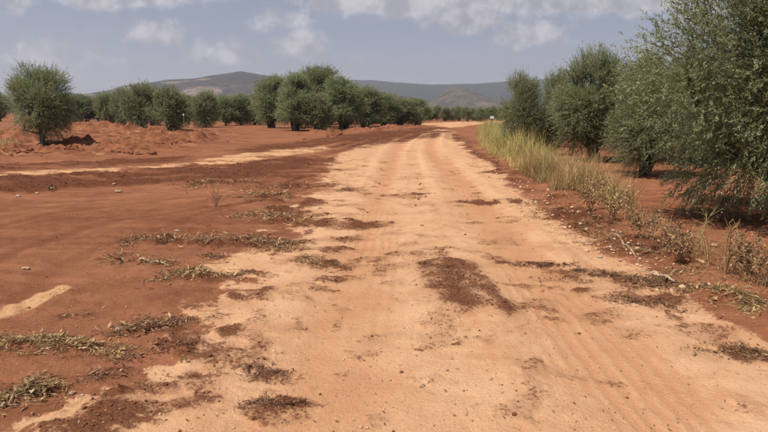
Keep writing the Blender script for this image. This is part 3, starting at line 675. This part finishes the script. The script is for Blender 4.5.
def soil_heap(px, py, lx, ly, hh, rz, label, seed):
    """a long loose heap of dug soil with lumps, sunk a little into the ground"""
    c = gp(px, py); nx, ny = 120, 60
    uu, vv = np.meshgrid(np.linspace(-1, 1, nx), np.linspace(-1, 1, ny))
    x, y = uu * lx, vv * ly
    wob_ = 0.28 * fbm(x, y, 0.8, 3, seed)
    q = np.hypot(uu, vv + wob_ * 0.8) + wob_
    prof = smooth(1.0, 0.1, q)
    lump = fbm(x, y, 0.9, 5, seed + 2, 0.55) + 0.35 * (0.35 - np.abs(fbm(x, y, 2.4, 4, seed + 4, 0.6)))
    z = 0.52 * hh * prof * (0.75 + 1.0 * lump) + 0.22 * prof * np.abs(fbm(x, y, 2.6, 4, seed + 5, 0.6)) - 0.12 * (1 - smooth(0, 0.2, prof))
    ca, sa = math.cos(rz), math.sin(rz)
    wx, wy = c[0] + x * ca - y * sa, c[1] + x * sa + y * ca
    z = z + height(wx.ravel(), wy.ravel()).reshape(z.shape)
    z0 = hz(*c); HEAPS.append((wx.ravel(), wy.ravel(), z.ravel()))
    V = np.stack([wx - c[0], wy - c[1], z - z0], -1).reshape(-1, 3)
    i = np.arange(ny - 1)[:, None]; j = np.arange(nx - 1)[None, :]
    qd = np.stack(np.broadcast_arrays(i * nx + j, i * nx + j + 1, (i + 1) * nx + j + 1, (i + 1) * nx + j), -1).reshape(-1, 4)
    m = np.zeros((nx * ny, 4)); m[:, 3] = .5; m[:, 2] = np.clip(0.15 + 0.9 * fbm(wx, wy, 1.1, 3, seed + 9).ravel(), 0, .7)
    o = obj('soil_heap', mesh_np('soil_heap', V, qd, MAT_G, True, {'mask': m})); o.location = (c[0], c[1], z0)
    tag(o, label, 'soil heap', 'loose heaps of red soil'); return o
soil_heap(10, 152, 4.2, 1.0, 0.30, 0.10, 'low lumpy heap of red soil at the foot of the lone olive tree', 71)
soil_heap(76, 147, 2.4, 1.3, 0.50, -0.1, 'lumpy heap of red soil right of the lone olive tree', 72)
soil_heap(-14, 141, 6.0, 3.0, 0.95, 0.15, 'big bank of red soil at the left picture edge behind the lone olive tree', 73)
soil_heap(88, 131, 7.5, 3.0, 1.0, 0.12, 'long bank of red soil between the lone olive tree and the orchard row', 74)
soil_heap(165, 143, 4.0, 1.8, 0.62, 0.05, 'lumpy red soil heap in front of the round orchard tree', 75)
soil_heap(125, 149, 3.6, 1.2, 0.40, 0.1, 'low spread of red clods between the two lumpy heaps on the left', 76)
soil_heap(322, 134.5, 2.6, 1.6, 0.50, 0.0, 'orange soil heap in front of the small rounded olive tree', 77)
soil_heap(372, 131, 4.6, 1.8, 0.55, 0.2, 'low soil bank along the foot of the tall olive clump', 78)
soil_heap(402, 128, 4.0, 1.6, 0.50, 0.3, 'small soil bank beside the road bend at the end of the clump', 79)

def instances(pts, sizes, blobs, name, mat, sink=0.25):
    A = Acc(); hh = height(pts[:, 0], pts[:, 1])
    for i, (p, s) in enumerate(zip(pts, sizes)):
        V, F = blobs[i % len(blobs)]; a = rng.uniform(0, 6.28); ca, sa = math.cos(a), math.sin(a)
        W = V * s; W = np.stack([W[:, 0] * ca - W[:, 1] * sa, W[:, 0] * sa + W[:, 1] * ca, W[:, 2]], 1)
        A.add(W + (p[0], p[1], hh[i] + s * (0.6 - sink)), F, rng.random())
    return obj(name, A.mesh(name, mat, True))
def scatter(n, r0, r1, half=38):
    th = rng.uniform(R(-half), R(half), n); r = np.exp(rng.uniform(math.log(r0), math.log(r1), n))
    return np.stack([np.sin(th) * r, np.cos(th) * r], 1)
P = scatter(60000, 2.4, 45); tan, pale, dark, _, _ = mask_fields(P[:, 0], P[:, 1], None)
keep = rng.random(len(P)) < np.clip(0.006 + 0.006 * tan + 1.3 * np.clip(dark - 0.38, 0, 1), 0, 1); P = P[keep][:11000]
S = np.exp(rng.normal(math.log(0.0062), 0.55, len(P))) * np.clip(np.hypot(P[:, 0], P[:, 1]) / 7, 0.7, 1.7)
tag(instances(P, np.clip(S, 0.003, 0.022), BLOBS, 'soil_crumbs', MAT_CRUMB), 'dark red soil crumbs strewn over the dirt road and field', 'soil crumbs', kind='stuff')
P = scatter(9000, 2.4, 30); tan = mask_fields(P[:, 0], P[:, 1], None)[0]
P = P[rng.random(len(P)) < 0.03 + 0.06 * tan][:420]
tag(instances(P, np.clip(np.exp(rng.normal(math.log(0.006), 0.4, len(P))), 0.003, 0.014), BLOBS, 'pale_grit', MAT_PEB), 'small pale pebbles scattered on the dirt road', 'pebbles', kind='stuff')
# pebbles washed out along the right road edge
e = spline(G([(470, 150), (505, 180), (545, 208), (590, 238), (640, 268)]), 10); P = e[rng.integers(0, len(e), 420)] + rng.normal(0, 1, (420, 2)) * (0.22, 0.5)
tag(instances(P, np.clip(np.exp(rng.normal(math.log(0.013), 0.5, 420)), 0.005, 0.04), BLOBS, 'roadside_pebbles', MAT_PEB), 'pale pebbles washed out along the right edge of the road', 'pebbles', kind='stuff')
# clods one can pick out on the heaps
g = np.random.default_rng(77)
CM = [mesh_np('earth_clod', V, F, MAT_CLOD, False) for V, F in BLOBS2]
def clod(x, y, s, label, group):
    o = obj('earth_clod', CM[g.integers(len(CM))]); o.location = (x, y, heap_z(x, y) + s * .2); o.scale = (s, s * g.uniform(.8, 1.2), s * g.uniform(.8, 1.1)); o.rotation_euler = (g.normal(0, .3), g.normal(0, .3), g.uniform(0, 6.28))
    tag(o, label, 'clod', group)
for cx, cy, sx_, sy_, n, lb in ((22, 153.5, 24, 2.2, 16, 'dark red earth clod at the front of the heap by the lone olive tree'), (70, 151, 18, 1.8, 12, 'red earth clod on the heap right of the lone olive tree'),
                            (165, 147, 14, 1.8, 12, 'red earth clod on the heap before the round orchard tree'), (125, 152, 20, 1.6, 12, 'small red earth clod between the two left heaps'),
                            (325, 137, 14, 1.2, 9, 'orange earth clod on the heap before the small rounded olive tree'), (385, 132, 24, 1.2, 9, 'earth clod on the low bank along the clump')):
    for _ in range(n):
        p = gp(cx + g.normal(0, sx_) * .7, cy + g.normal(0, sy_) * .6)
        clod(p[0], p[1], float(np.clip(np.exp(g.normal(math.log(0.085), .4)), .045, .18)), lb, 'clods on the heaps')

# ------------------------------------------------------------------ single stones and scraps
SM = [mesh_np('stone', V, F, MAT_STONE, True) for V, F in BLOBS2S]
def stone(px, py, s, label, flat=0.7, name='stone', cat='stone'):
    p = gp(px, py); o = obj(name, SM[rng.integers(len(SM))]); o.location = (p[0], p[1], hz(*p) + s * .3 * flat); s *= .5; o.scale = (s, s * .7, s * flat * .8); o.rotation_euler = (0, 0, rng.uniform(0, 6.28)); tag(o, label, cat, 'pale stones lying about')
stone(119, 332, 0.050, 'white stone at the left tip of the leaf litter beside the pale streak', 1.0)
stone(118, 190, 0.14, 'flat whitish stone on the red field below the dark track', .5)
stone(114, 184, 0.09, 'small whitish stone just above the flat one on the red field')
stone(26, 270, 0.10, 'flat tan stone alone on the smooth red field above the pale streak', .45)
stone(177, 231, 0.085, 'rounded tan stone on top of the long litter mat')
stone(18, 195, 0.10, 'pale stone near the left picture edge below the dark track')
stone(37, 192, 0.09, 'pale stone second from the left below the dark track')
stone(52, 189, 0.08, 'pale stone third from the left below the dark track')
stone(330, 271, 0.05, 'small white stone on the dark soil spots at the left road side', .6)
stone(345, 219, 0.07, 'pale stone at the end of the dark soil streak left of the road middle', .6)
stone(447, 371, 0.022, 'tiny white stone in the bare middle of the road', .8)
stone(497, 217, 0.075, 'tan stone on the right side of the road behind the wet patch', .7)
stone(422, 226, 0.06, 'dark-shadowed pebble in the middle of the road beyond the wet patch', .8)
stone(714, 247, 0.085, 'pale round stone under the large near olive tree', .8)
stone(72, 396, 0.038, 'tan stone half buried in the greyish litter at the lower left', .6)
stone(48, 352, 0.035, 'small tan stone in the litter at the left picture edge', .6)
stone(590, 246, 0.06, 'pale stone at the right road edge beside the brown weeds', .6)
stone(600, 258, 0.05, 'light stone at the right road edge above the brown litter', .5)
stone(620, 262, 0.06, 'light stone between the brown litter and the weeds at the road edge', .5)

# ------------------------------------------------------------------ dry litter mats, each a thing
def litter(name, spine, wpx, n, label, mat, thick=0.05, twig=0.35, ll=0.055, cat='leaf litter'):
    P = spline(G(spine), 8) if len(spine) > 2 else np.linspace(gp(*spine[0]), gp(*spine[1]), 12)
    mid = np.mean(spine, axis=0); wm = (gp(mid[0], mid[1] - wpx / 2)[1] - gp(mid[0], mid[1] + wpx / 2)[1]) / 2
    g = np.random.default_rng(abs(hash(label)) % 1000 + len(label)); g = np.random.default_rng(sum(map(ord, label)))
    ll *= 0.60; thick *= 0.26; n = int(n * 1.0); twig *= 0.6; nc = max(7, int(len(P) * 1.6))
    # clumps along the spine, so that the mat is patchy
    cc = P[g.integers(0, len(P), nc)] + g.normal(0, 1, (nc, 2)) * (wm * 0.35, wm * 0.5); cr_ = np.abs(g.normal(0.40, .34, nc)) * wm
    k = g.integers(0, nc, n); X = cc[k] + g.normal(0, 1, (n, 2)) * (np.maximum(cr_[k], 0.05) * 0.62)[:, None] * (1.25, 0.9)
    lone = g.random(n) < 0.16; X[lone] += g.normal(0, 1, (lone.sum(), 2)) * wm * 0.9
    dist = np.hypot(*(X - cc[k]).T) / np.maximum(cr_[k], 0.05)
    c0 = P.mean(0); z0 = hz(*c0); H = height(X[:, 0], X[:, 1]) - z0
    Z = H + 0.004 + thick * g.random(n) ** 1.6 * np.exp(-dist ** 2)
    A = Acc(); isT = g.random(n) < twig
    # leaves
    s = ~isT; m = s.sum(); a = g.uniform(0, 6.28, m); tilt = g.normal(0.10, .32, m)
    D = np.stack([np.cos(a) * np.cos(tilt), np.sin(a) * np.cos(tilt), np.abs(np.sin(tilt))], 1)
    Nn = unit(np.array((0, 0, 1.0)) + g.normal(0, .45, (m, 3)))
    sz = np.exp(g.normal(-.1, .42, m))
    V, F, Q = leaves_mesh(np.stack([X[s, 0] - c0[0], X[s, 1] - c0[1], Z[s]], 1), D, Nn, ll * sz, ll * 0.13 * sz, g.random(m)); A.add(V, F, Q)
    for i in np.nonzero(isT)[0]:
        ln = abs(g.normal(0.13, .07)) * ll / 0.055; a = g.normal(0, .9); d = np.array((math.cos(a), math.sin(a), g.normal(0, .10)))
        p = np.array((X[i, 0] - c0[0], X[i, 1] - c0[1], Z[i] + .004)); b = g.normal(0, .12, 3) * ln
        V, F = tube([p - d * ln / 2, p + b * (1, 1, .25), p + d * ln / 2], np.array([1.2, 1, .6]) * g.uniform(.0014, .0036) * ll / .055, 3)
        A.add(V, np.vstack([F[:, [0, 1, 2]], F[:, [0, 2, 3]]]), g.random())
    o = obj(name, A.mesh(name, mat)); o.location = (c0[0], c0[1], z0); tag(o, label, cat, 'mats of dry litter'); return o
LM = 'leaf_litter'
litter(LM, [(192, 184), (214, 183)], 6, 420, 'small greyish clump of dry litter, farthest left of the row on the red field', MAT_LITTERG, .16, .4, .10)
litter(LM, [(238, 184), (252, 182)], 3, 120, 'thin faint tuft of dry litter farthest back on the red field', MAT_LITTERG, .10, .4, .10)
litter(LM, [(247, 197), (268, 195), (290, 198)], 6, 650, 'greyish litter mat behind the greenish one at the left road edge', MAT_LITTERG, .14, .4, .09)
litter(LM, [(280, 187), (303, 188)], 5, 420, 'dark litter mat at the left road edge farthest from the camera', MAT_LITTER, .12, .4, .09)
litter(LM, [(338, 191), (357, 191)], 3, 170, 'little dark litter patch on the road farthest away', MAT_BROWN, .05, .4, .08)
litter(LM, [(234, 214), (262, 214), (296, 221)], 9, 1300, 'greenish grey litter mat beside the notch in the left road edge', MAT_LITTERG, .13, .35, .08)
litter(LM, [(122, 244), (155, 238), (200, 240), (240, 239), (272, 244), (290, 246)], 8, 3000, 'longest mat of dry leaves and twigs, stretching across the red field to the road', MAT_LITTER, .11, .4, .07)
litter(LM, [(112, 263), (122, 255), (140, 262), (168, 264)], 7, 420, 'sparse dry twigs below the left end of the longest mat', MAT_LITTER, .05, .65, .075)
litter(LM, [(210, 256), (223, 258)], 5, 190, 'small isolated dry tuft below the middle of the longest mat', MAT_LITTER, .09, .4, .065)
litter(LM, [(163, 281), (186, 272), (210, 276), (238, 277)], 9, 1200, 'ragged litter mat at the tip of the tan soil left of the road', MAT_LITTER, .07, .4, .06)
litter(LM, [(114, 337), (135, 328), (158, 324), (184, 322)], 11, 1400, 'straw-coloured litter mat with a white stone at its left tip', MAT_LITTERG, .07, .45, .05)
litter(LM, [(-8, 345), (30, 346), (70, 345), (118, 353)], 14, 2000, 'long litter mat running in from the left picture edge', MAT_LITTERG, .06, .45, .048)
litter(LM, [(-10, 402), (18, 396), (48, 390)], 22, 1500, 'greenish grey litter mat at the lower left corner', MAT_LITTERG, .06, .4, .045)
litter(LM, [(55, 322), (80, 316), (100, 316)], 6, 130, 'few thin twigs beside the end of the pale streak', MAT_LITTER, .03, .6, .05)
litter(LM, [(120, 362), (160, 352), (195, 345)], 10, 420, 'thin brown litter where red field meets tan road at lower left', MAT_BROWN, .04, .5, .045)
litter(LM, [(92, 388), (100, 376), (130, 372)], 8, 200, 'scraps of brown litter near the lower left corner', MAT_BROWN, .03, .5, .045)
litter(LM, [(555, 276), (600, 276), (650, 284), (664, 286)], 10, 2200, 'wide brown litter mat on the right side of the road', MAT_BROWN, .05, .35, .05)
litter(LM, [(612, 300), (650, 304), (690, 312)], 8, 750, 'brown litter mat just below the wide one on the right', MAT_BROWN, .04, .4, .045)
litter(LM, [(515, 264), (570, 266)], 4, 350, 'thin brown litter streak between wet patch and wide litter mat', MAT_BROWN, .03, .4, .055)
litter(LM, [(712, 298), (735, 304), (775, 316)], 20, 2200, 'straw-coloured litter heap under the yellow stalk at the right picture edge', MAT_LITTER, .09, .4, .05)
litter(LM, [(690, 352), (735, 350), (772, 362)], 14, 600, 'sparse brown litter at the right edge below the straw heap', MAT_BROWN, .03, .4, .042)
litter(LM, [(250, 370), (288, 374)], 11, 420, 'dark brown crumbly litter spot on the left side of the near road', MAT_BROWN, .03, .4, .04)
litter(LM, [(250, 404), (298, 404)], 9, 330, 'dark brown litter spot nearest the camera on the left side of the road', MAT_BROWN, .03, .45, .04)
litter(LM, [(300, 262), (345, 268)], 6, 320, 'brown litter spots beside the small white stone', MAT_BROWN, .03, .4, .055)
litter(LM, [(415, 262), (455, 278), (500, 308)], 16, 550, 'dark brown scraps over the damp hollow in the middle of the road', MAT_BROWN, .02, .35, .045)
litter(LM, [(430, 316), (470, 350)], 16, 90, 'loose bits of litter below the damp hollow in the road', MAT_BROWN, .01, .5, .04)
litter(LM, [(590, 236), (640, 256), (690, 276)], 12, 1500, 'dry leaf litter along the foot of the brown weeds at the right verge', MAT_LITTER, .08, .5, .06)
litter(LM, [(540, 204), (575, 218), (610, 236)], 10, 1500, 'brown litter along the verge below the dry straw grass', MAT_BROWN, .10, .4, .075)
# loose leaves everywhere
P = scatter(1300, 2.5, 26); n = len(P); a = rng.uniform(0, 6.28, n); V, F, Q = leaves_mesh(np.stack([P[:, 0], P[:, 1], height(P[:, 0], P[:, 1]) + .006], 1), np.stack([np.cos(a), np.sin(a), np.abs(rng.normal(0, .15, n))], 1), unit(np.array((0, 0, 1.)) + rng.normal(0, .4, (n, 3))), rng.uniform(.015, .04, n), rng.uniform(.002, .005, n), rng.random(n))
tag(obj('loose_leaves', mesh_np('loose_leaves', V, F, MAT_BROWN, False, {'rnd': Q})), 'single fallen leaves and bits scattered over road and field', 'fallen leaves', kind='stuff')

# ------------------------------------------------------------------ fallen branches
def branch(pts, r, label, z=0.03):
    P = spline(G(pts), 6); n = len(P); H = height(P[:, 0], P[:, 1]); c = P.mean(0); z0 = hz(*c)
    P3 = np.stack([P[:, 0] - c[0], P[:, 1] - c[1], H - z0 + z + 0.012 * np.sin(np.arange(n))], 1)
    A = Acc(); V, F = tube(P3, np.linspace(1, .55, n) * r, 7); A.add(V + rng.normal(0, r * .08, V.shape), F, .8)
    for q in (n // 3, 2 * n // 3):
        d = unit(P3[min(q + 2, n - 1)] - P3[q] + rng.normal(0, .08, 3)); d[2] = abs(d[2]) * .15 + .02; d = unit(d)
        V, F = tube([P3[q], P3[q] + d * 4 * r, P3[q] + d * 9 * r + rng.normal(0, .3 * r, 3)], np.array([.5, .35, .2]) * r, 5); A.add(V, F, .7)
    o = obj('dry_branch', A.mesh('dry_branch', MAT_WOOD, True)); o.location = (c[0], c[1], z0); tag(o, label, 'branch')
MAT_WOOD = rock_mat('dead_wood', (0.24, 0.17, 0.11), (0.46, 0.35, 0.23), 30)
branch([(652, 277), (662, 281), (675, 287)], 0.020, 'pale bare branch lying beside the wide brown litter mat', .02)
branch([(612, 240), (622, 247), (636, 262)], 0.014, 'thin pale branch lying at the right road edge below the weeds', .02)
branch([(140, 261), (155, 263), (170, 266)], 0.014, 'crooked dry stick below the longest litter mat', .015)
branch([(2, 412), (10, 406), (18, 400)], 0.008, 'thin dark stick poking from the lower left corner litter', .01)
branch([(420, 388), (428, 384), (436, 381)], 0.004, 'short thin stick lying in the near middle of the road', .006)

# ------------------------------------------------------------------ grass and weeds on the right verge
def blades(X, hts, wid, lean, g, rlo=0, rhi=1, seg=3):
    n = len(X); a = g.uniform(0, 6.28, n); D = np.stack([np.cos(a), np.sin(a), np.zeros(n)], 1); S = np.stack([-D[:, 1], D[:, 0], np.zeros(n)], 1)
    ln = lean * np.abs(g.normal(1, .5, n)); z0 = height(X[:, 0], X[:, 1]) - 0.02
    B = np.stack([X[:, 0], X[:, 1], z0], 1); V = np.empty((n, 2 * seg + 1, 3))
    for k in range(seg):
        t = k / seg; c = B + D * (hts * ln * t ** 2)[:, None] + np.array((0, 0, 1.)) * (hts * (t - 0.12 * ln * t * t))[:, None]
        wv = (wid * (1 - .6 * t))[:, None] if hasattr(wid, '__len__') else wid * (1 - .6 * t)
        V[:, 2 * k] = c - S * wv; V[:, 2 * k + 1] = c + S * wv
    V[:, -1] = B + D * (hts * ln)[:, None] + np.array((0, 0, 1.)) * (hts * (1 - .12 * ln))[:, None]
    b = np.arange(n)[:, None] * (2 * seg + 1); F = []
    for k in range(seg - 1):
        o = 2 * k; F += [b + np.array([[o, o + 1, o + 3]]), b + np.array([[o, o + 3, o + 2]])]
    o = 2 * (seg - 1); F.append(b + np.array([[o, o + 1, o + 2]]))
    return V.reshape(-1, 3), np.concatenate(F), np.repeat(rlo + (rhi - rlo) * g.random(n), 2 * seg + 1)
def in_poly(P, n, g):
    lo, hi_ = P.min(0), P.max(0); out = np.empty((0, 2))
    while len(out) < n:
        q = g.uniform(lo, hi_, (n * 4, 2)); nzv = fbm(q[:, 0], q[:, 1], 1.1, 3, 61)
        q = q[(poly_sd(P, q[:, 0] + .25 * nzv, q[:, 1]) > 0) & (nzv + g.normal(0, .22, len(q)) > -0.02)]; out = np.vstack([out, q])
    return out[:n]
def seed_heads(V3, g, A, n):
    for p in V3[:n]:
        d = unit(g.normal(0, .4, 3) + np.array((0, 0, 1.))); V, F = tube([p - d * .06, p, p + d * .08], [.004, .009, .003], 3); A.add(V, np.vstack([F[:, [0, 1, 2]], F[:, [0, 2, 3]]]), .85)
g = np.random.default_rng(91)
TG = G([(477, 131), (481, 146), (500, 163), (528, 182), (556, 188), (566, 176), (545, 163), (527, 150), (508, 136), (500, 128)])
X = in_poly(TG, 19000, g); cl = fbm(X[:, 0], X[:, 1], .9, 3, 8); din = np.clip(poly_sd(TG, X[:, 0], X[:, 1]), 0, 1)
hh = g.uniform(.25, 1.0, len(X)) * (0.85 + .9 * cl) * (0.45 + 0.65 * smooth(0, .7, din)); hh = np.clip(hh, .12, 1.25)
A = Acc(); V, F, Q = blades(X, hh * 1.0, 0.0065, .55, g, 0.1, .75); A.add(V, F, np.clip(Q + np.repeat(0.9 * fbm(X[:, 0], X[:, 1], .7, 3, 18) + .35 * (1 - smooth(.1, .6, din)), 7), 0, 1))
Xs = in_poly(TG, 1100, g); A.add(*blades(Xs, g.uniform(.7, 1.3, len(Xs)), .0035, .3, g, .55, 1))
tag(obj('tall_grass', A.mesh('tall_grass', MAT_GRASS)), 'tall green and yellow grass along the right verge of the road', 'grass', kind='stuff')
DG = G([(520, 178), (548, 194), (590, 206), (622, 214), (640, 212), (612, 196), (590, 182), (565, 172), (540, 168)])
X = in_poly(DG, 7500, g); A = Acc(); A.add(*blades(X, g.uniform(.15, .8, len(X)) * np.clip(.8 + 1.2 * fbm(X[:, 0], X[:, 1], .9, 3, 28), .3, 1.3), .0042, .6, g, .1, 1))
tag(obj('dry_grass', A.mesh('dry_grass', MAT_STRAW)), 'pale dry straw grass at the end of the tall green grass', 'grass', kind='stuff')
SG = G([(600, 205), (640, 235), (700, 275), (768, 305), (768, 280), (720, 258), (660, 226), (630, 208)])
X = in_poly(SG, 800, g); A = Acc(); A.add(*blades(X, g.uniform(.06, .3, len(X)), .003, .7, g, 0, .9))
tag(obj('sparse_dry_grass', A.mesh('sparse_dry_grass', MAT_STRAW)), 'thin dry grass among the brown weeds under the near olive tree', 'grass', kind='stuff')
LG = G([(0, 150), (18, 150), (16, 145), (0, 144)]); X = in_poly(LG, 500, g); A = Acc(); A.add(*blades(X, g.uniform(.15, .35, len(X)), .012, .5, g, .2, 1))
tag(obj('dry_grass', A.mesh('dry_grass', MAT_STRAW)), 'tuft of pale dry grass at the left picture edge before the soil heap', 'grass', kind='stuff')

def weed(px, py, h, spread, n, label, mat=None, leafy=True, seed=1, r=.004, lsz=.04):
    """a dry branching weed: stems from one root, side twigs, shrivelled leaves"""
    g = np.random.default_rng(seed); c = gp(px, py); o = empty('dry_weed', (c[0], c[1], hz(*c))); tag(o, label, 'weed', 'dry weeds on the right verge')
    A = Acc(); LP, LD = [], []
    for k in range(n):
        a = g.uniform(0, 6.28); ln = h * g.uniform(.55, 1.1); s = spread * g.uniform(.2, 1.0)
        top = np.array((math.cos(a) * s, math.sin(a) * s, ln * g.uniform(.7, 1))); mid = top * (.4, .4, .6) + g.normal(0, .03, 3) * h
        P = spline([(0, 0, -.02), mid, top], 4); V, F = tube(P, np.linspace(1, .35, len(P)) * r, 4); A.add(V, F, .3 + .6 * g.random())
        for q in range(3, len(P) - 1):
            for _ in range(2):
                d = unit(P[q + 1] - P[q] + g.normal(0, .08, 3)); e = P[q] + d * ln * g.uniform(.12, .3)
                V, F = tube([P[q], (P[q] + e) / 2 + g.normal(0, .01, 3), e], np.array([.5, .4, .2]) * r, 3); A.add(V, F, .3 + .6 * g.random())
                for t in np.linspace(.3, 1, 5): LP.append(P[q] * (1 - t) + e * t); LD.append(unit(d + g.normal(0, .7, 3)))
    obj('stem', A.mesh('stem', mat or MAT_BROWNST), o)
    if leafy:
        LP, LD = np.array(LP), np.array(LD); m = len(LP); V, F, Q = leaves_mesh(LP, LD, unit(g.normal(0, 1, (m, 3))), g.uniform(.5, 1.2, m) * lsz, .22 * lsz, g.random(m)); B = Acc(); B.add(V, F, Q)
        obj('foliage', B.mesh('foliage', MAT_LITTER if mat is None else mat), o)
MAT_BROWNST = leaf_mat('weed_stem', (0.10, 0.065, 0.035), (0.24, 0.165, 0.085), (0.45, 0.34, 0.18), 0.0, .85)
weed(724, 285, .62, .22, 5, 'yellow bare weed stalk standing before the near olive tree', MAT_STRAW, False, 3, .007)
weed(664, 258, .42, .34, 12, 'bushy brown weed below the low shadow of the near olive tree', None, True, 4)
weed(640, 246, .40, .34, 11, 'bushy brown weed left of the low shadow of the near olive tree', None, True, 5)
weed(680, 268, .34, .30, 10, 'low brown weed in front of the other bushy ones', None, True, 6)
weed(748, 282, .40, .34, 12, 'dark brown weed at the right picture edge behind the yellow stalk', None, True, 7)
weed(768, 292, .45, .34, 12, 'brown weed cut by the right picture edge', None, True, 8)
weed(612, 226, .50, .32, 10, 'brown weed at the near end of the dry straw grass', None, True, 9, .004, .045)
weed(590, 216, .55, .30, 10, 'greenish brown weed in the middle of the dry straw grass', None, True, 10, .004, .045)
weed(698, 262, .50, .20, 5, 'thin dry stalk right of the bushy brown weeds', MAT_STRAW, False, 11, .004)
weed(216, 205, .42, .30, 8, 'pale grey skeleton of a weed alone on the red field', MAT_LITTERG, False, 12, .005)

# ------------------------------------------------------------------ white sign and stake
def simple(name, col, rough=.6):
    M = Mat(name); n = M.noise(M.n('ShaderNodeTexCoord').outputs['Object'], 18, 5); return M.bsdf(M.mix(M.step(n, .35, .75), col, tuple(c * .78 for c in col)), rough, .3)
MAT_WHITE = simple('white_paint', (.78, .77, .74)); MAT_POST = simple('grey_post', (.16, .14, .12), .8)
def box(sx_, sy_, sz_, b=0.006):
    import bmesh
    bm = bmesh.new(); bmesh.ops.create_cube(bm, size=1); bmesh.ops.scale(bm, vec=(sx_, sy_, sz_), verts=bm.verts)
    bmesh.ops.bevel(bm, geom=bm.edges[:], offset=b, segments=1, affect='EDGES'); me = bpy.data.meshes.new('box'); bm.to_mesh(me); bm.free(); return me
def post_thing(name, px, base_py, top_py, pw, ph, label, cat, parts):
    c = gp(px, base_py); y = c[1]; zt = z_at(y, top_py); z0 = hz(*c); o = empty(name, (c[0], y, z0)); tag(o, label, cat)
    me = box(.05, .05, zt - z0 + .2); me.materials.append(MAT_POST); p = obj('post', me, o); p.location = (0, 0.03, (zt - z0) / 2 - .1)
    me = box(pw, .03, ph); me.materials.append(MAT_WHITE); b = obj(parts, me, o); b.location = (0, -.012, zt - z0 - ph / 2 + .01)
post_thing('roadside_sign', 491.5, 137, 116.5, .24, .15, 'small white sign on a post behind the tall verge grass', 'sign', 'sign_plate')
post_thing('marker_stake', 184.5, 133, 114, .09, .13, 'thin grey stake with a pale tag beside the round orchard tree', 'stake', 'tag_plate')

# ------------------------------------------------------------------ haze: even air round the whole scene
def haze():
    me = box(11400, 11400, 330, 0.001); m = bpy.data.materials.new('haze'); m.use_nodes = True; t = m.node_tree; t.nodes.clear()
    o = t.nodes.new('ShaderNodeOutputMaterial'); v_ = t.nodes.new('ShaderNodeVolumePrincipled')
    v_.inputs['Color'].default_value = (0.80, 0.82, 0.96, 1); v_.inputs['Density'].default_value = 0.00018; v_.inputs['Anisotropy'].default_value = 0.2
    t.links.new(v_.outputs[0], o.inputs['Volume']); me.materials.append(m)
    b = obj('haze', me); b.location = (0, 0, 330 / 2 - 6); tag(b, 'pale bluish haze over the plain and hills', 'haze', kind='stuff')
haze()
